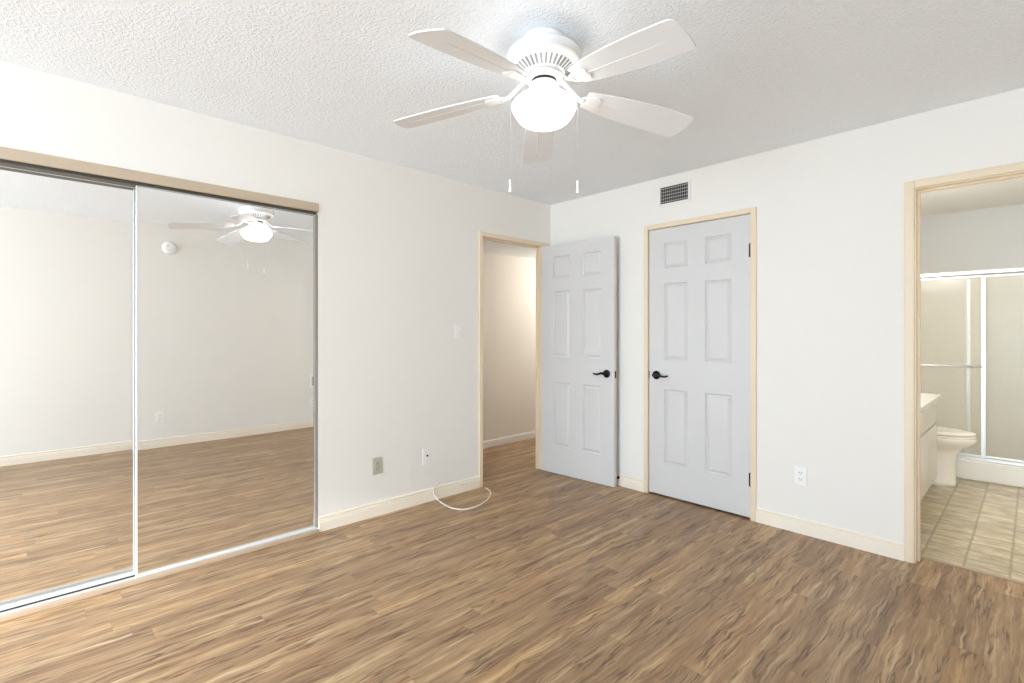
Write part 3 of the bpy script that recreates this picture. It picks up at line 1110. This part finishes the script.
# coax cable on the floor by the hall doorway
cb = tag(empty('coax_cable', (0.20, -1.1, 0)), 'loose white coax cable curling on the floor against the baseboard', 'cable')
raw = [(0.0175, -1.275, 0.125), (0.0185, -1.292, 0.115), (0.019, -1.312, 0.095), (0.0195, -1.322, 0.064), (0.028, -1.312, 0.030), (0.055, -1.307, 0.009),
       (0.110, -1.313, 0.0045), (0.180, -1.322, 0.0045), (0.244, -1.323, 0.0045), (0.312, -1.294, 0.0045), (0.343, -1.233, 0.0045), (0.336, -1.145, 0.0045), (0.292, -1.033, 0.0045),
       (0.239, -0.957, 0.0045), (0.180, -0.898, 0.0045), (0.120, -0.866, 0.0045), (0.082, -0.858, 0.0045)]


def catmull(p, n=8):
    out = []
    for i in range(len(p) - 1):
        P0, P1, P2, P3 = [Vector(p[max(0, min(len(p) - 1, i + j))]) for j in (-1, 0, 1, 2)]
        for k in range(n):
            t = k / n
            out.append(0.5 * ((2 * P1) + (P2 - P0) * t + (2 * P0 - 5 * P1 + 4 * P2 - P3) * t * t + (3 * P1 - P0 - 3 * P2 + P3) * t ** 3))
    out.append(Vector(p[-1]))
    return out


path = [v - Vector((0.20, -1.1, 0)) for v in catmull(raw)]
MB().tube(path, 0.0048, 10).build('cable_jacket', M['cable'], cb)
q = path[0]
MB().tube([q + Vector((0, -0.006, -0.002)), q + Vector((0, 0.008, 0.004))], 0.0055, 10).build('connector', M['chrome'], cb)
q = path[-1]
MB().tube([q + Vector((0.006, 0, 0.0012)), q + Vector((-0.014, 0.002, 0.0012))], 0.0055, 10).build('connector', M['chrome'], cb)
j = min(range(len(path)), key=lambda i: (path[i] - Vector((0.070 - 0.20, -1.308 + 1.1, 0.007))).length)
MB().tube([path[j - 2], path[j], path[j + 2]], 0.0062, 10).build('splice', M['grille'], cb)

# ------------------------------------------------------------------ bathroom
# vanity cabinet along the wall the doorway hides
VX = 2.572
va = tag(empty('vanity_cabinet', (2.05, 0.30, 0)), 'cream bathroom vanity cabinet with flat drawer fronts and doors', 'vanity')
VL = 1.42
g = MB()
g.box(0.002, VX - 2.05 - 0.018, 0, VL, 0.095, 0.722)
g.box(0.002, VX - 2.05 - 0.050, 0.0, VL - 0.002, 0.0, 0.095)
g.build('body', M['vanity'], va)
for k in range(3):
    y0, y1 = 0.006 + k * VL / 3, (k + 1) * VL / 3 - 0.006
    MB().box(VX - 2.05 - 0.0175, VX - 2.05, y0, y1, 0.552, 0.712, 0.003).build('drawer', M['vanity'], va)
    MB().box(VX - 2.05 - 0.0175, VX - 2.05, y0 + (0.0 if k else 0), y1, 0.105, 0.532, 0.003).build('cabinet_door', M['vanity'], va)
ct = MB()
ct.box(2.052, VX + 0.022, 0.285, 0.30 + VL + 0.028, 0.7225, 0.762, 0.006)
ct.box(2.052, 2.070, 0.285, 0.30 + VL + 0.028, 0.762, 0.850, 0.004)
tag(ct.build('vanity_countertop', M['counter']), 'cream marble-look countertop lying on the bathroom vanity cabinet', 'countertop')

# toilet between vanity and shower
TY = 1.985
to = tag(empty('toilet', (2.05, TY, 0)), 'bone coloured toilet with closed lid beyond the bathroom vanity', 'toilet')
MB().loft([(0.0, 0.41, 0, 0.212, 0.112, 0.8), (0.03, 0.41, 0, 0.205, 0.105, 0.85), (0.16, 0.41, 0, 0.200, 0.100, 0.9), (0.26, 0.42, 0, 0.205, 0.108, 0.95),
           (0.315, 0.44, 0, 0.225, 0.130, 1.0), (0.345, 0.463, 0, 0.252, 0.155, 1.0), (0.375, 0.475, 0, 0.262, 0.170, 1.0), (0.396, 0.478, 0, 0.263, 0.174, 1.0), (0.402, 0.478, 0, 0.258, 0.170, 1.0)]).build('bowl', M['porcelain'], to)
MB().loft([(0.4025, 0.475, 0, 0.258, 0.172, 1.0), (0.407, 0.475, 0, 0.264, 0.177, 1.0), (0.417, 0.475, 0, 0.264, 0.177, 1.0), (0.4205, 0.475, 0, 0.258, 0.172, 1.0)]).build('seat', M['porcelain'], to)
MB().loft([(0.424, 0.475, 0, 0.256, 0.170, 1.0), (0.428, 0.475, 0, 0.262, 0.176, 1.0), (0.440, 0.475, 0, 0.262, 0.176, 1.0), (0.447, 0.473, 0, 0.248, 0.164, 1.0), (0.450, 0.470, 0, 0.20, 0.13, 1.0)]).build('lid', M['porcelain'], to)
MB().box(0.012, 0.205, -0.19, 0.19, 0.4025, 0.72, 0.02, 3).build('tank', M['porcelain'], to)
MB().box(0.006, 0.215, -0.20, 0.20, 0.7205, 0.75, 0.008, 2).build('tank_lid', M['porcelain'], to)

# shower stall
SY = 2.285
sh = MB()
sh.box(2.052, XW + 0.148, SY, SY + 0.10, 0.0, 0.170, 0.012, 3)
sh.box(2.052, XW + 0.148, SY + 0.10, 3.098, 0.0, 0.06)
tag(sh.build('shower_pan', M['surround']), 'low cream shower pan with a raised front curb on the tile floor', 'shower pan')
ss = MB()
ss.box(2.0515, 2.064, SY + 0.02, 3.086, 0.171, 1.80)
ss.box(2.0515, XW + 0.1485, 3.086, 3.0985, 0.061, 1.80)
ss.box(XW + 0.136, XW + 0.1485, SY + 0.02, 3.086, 0.171, 1.80)
tag(ss.build('shower_surround', M['surround']), 'smooth cream wall panels lining the shower behind the glass', 'shower surround')
ef = tag(empty('shower_enclosure', (2.065, SY + 0.05, 0)), 'silver metal shower door frame with top rail standing on the curb', 'shower frame')
SL = XW + 0.135 - 2.065
g = MB().box(0, SL, -0.030, 0.030, 1.746, 1.784, 0.008, 3)
g.build('top_rail', M['chrome'], ef)
MB().box(0, SL, -0.028, 0.028, 0.1705, 0.196, 0.004).build('bottom_track', M['chrome'], ef)
MB().box(0, 0.022, -0.026, 0.026, 0.196, 1.746).build('side_jamb', M['chrome'], ef)
MB().box(SL - 0.022, SL, -0.026, 0.026, 0.196, 1.746).build('side_jamb', M['chrome'], ef)


def shower_door(x0, x1, y, label, bar):
    e = tag(empty('shower_door', (x0, y, 0.199)), label, 'shower door', 'sliding shower doors')
    w = x1 - x0
    hh = 1.539
    MB().box(0.018, w - 0.018, -0.003, 0.003, 0.012, hh - 0.012).build('glass_panel', M['shower_glass'], e)
    MB().box(0, 0.026, -0.009, 0.009, 0, hh, 0.002).build('stile', M['chrome'], e)
    MB().box(w - 0.030, w, -0.009, 0.009, 0, hh, 0.002).build('stile', M['chrome'], e)
    MB().box(0.026, w - 0.030, -0.008, 0.008, 0, 0.016, 0.002).build('bottom_rail', M['chrome'], e)
    MB().box(0.026, w - 0.030, -0.008, 0.008, hh - 0.016, hh, 0.002).build('upper_rail', M['chrome'], e)
    if bar:
        zz = 0.765
        t = MB().tube([(0.012, -0.045, zz), (w - 0.010, -0.045, zz)], 0.0085, 14).build('towel_bar', M['chrome'], e)
        for xx in (0.014, w - 0.014):
            MB().tube([(xx, -0.010, zz), (xx, -0.052, zz)], 0.010, 14).build('bar_post', M['chrome'], t)
    return e


shower_door(2.090, 2.824, SY + 0.036, 'framed glass sliding shower door with a towel bar, nearer the toilet', True)
shower_door(2.702, XW + 0.110, SY + 0.064, 'framed glass sliding shower door without towel bar, set behind the other', False)
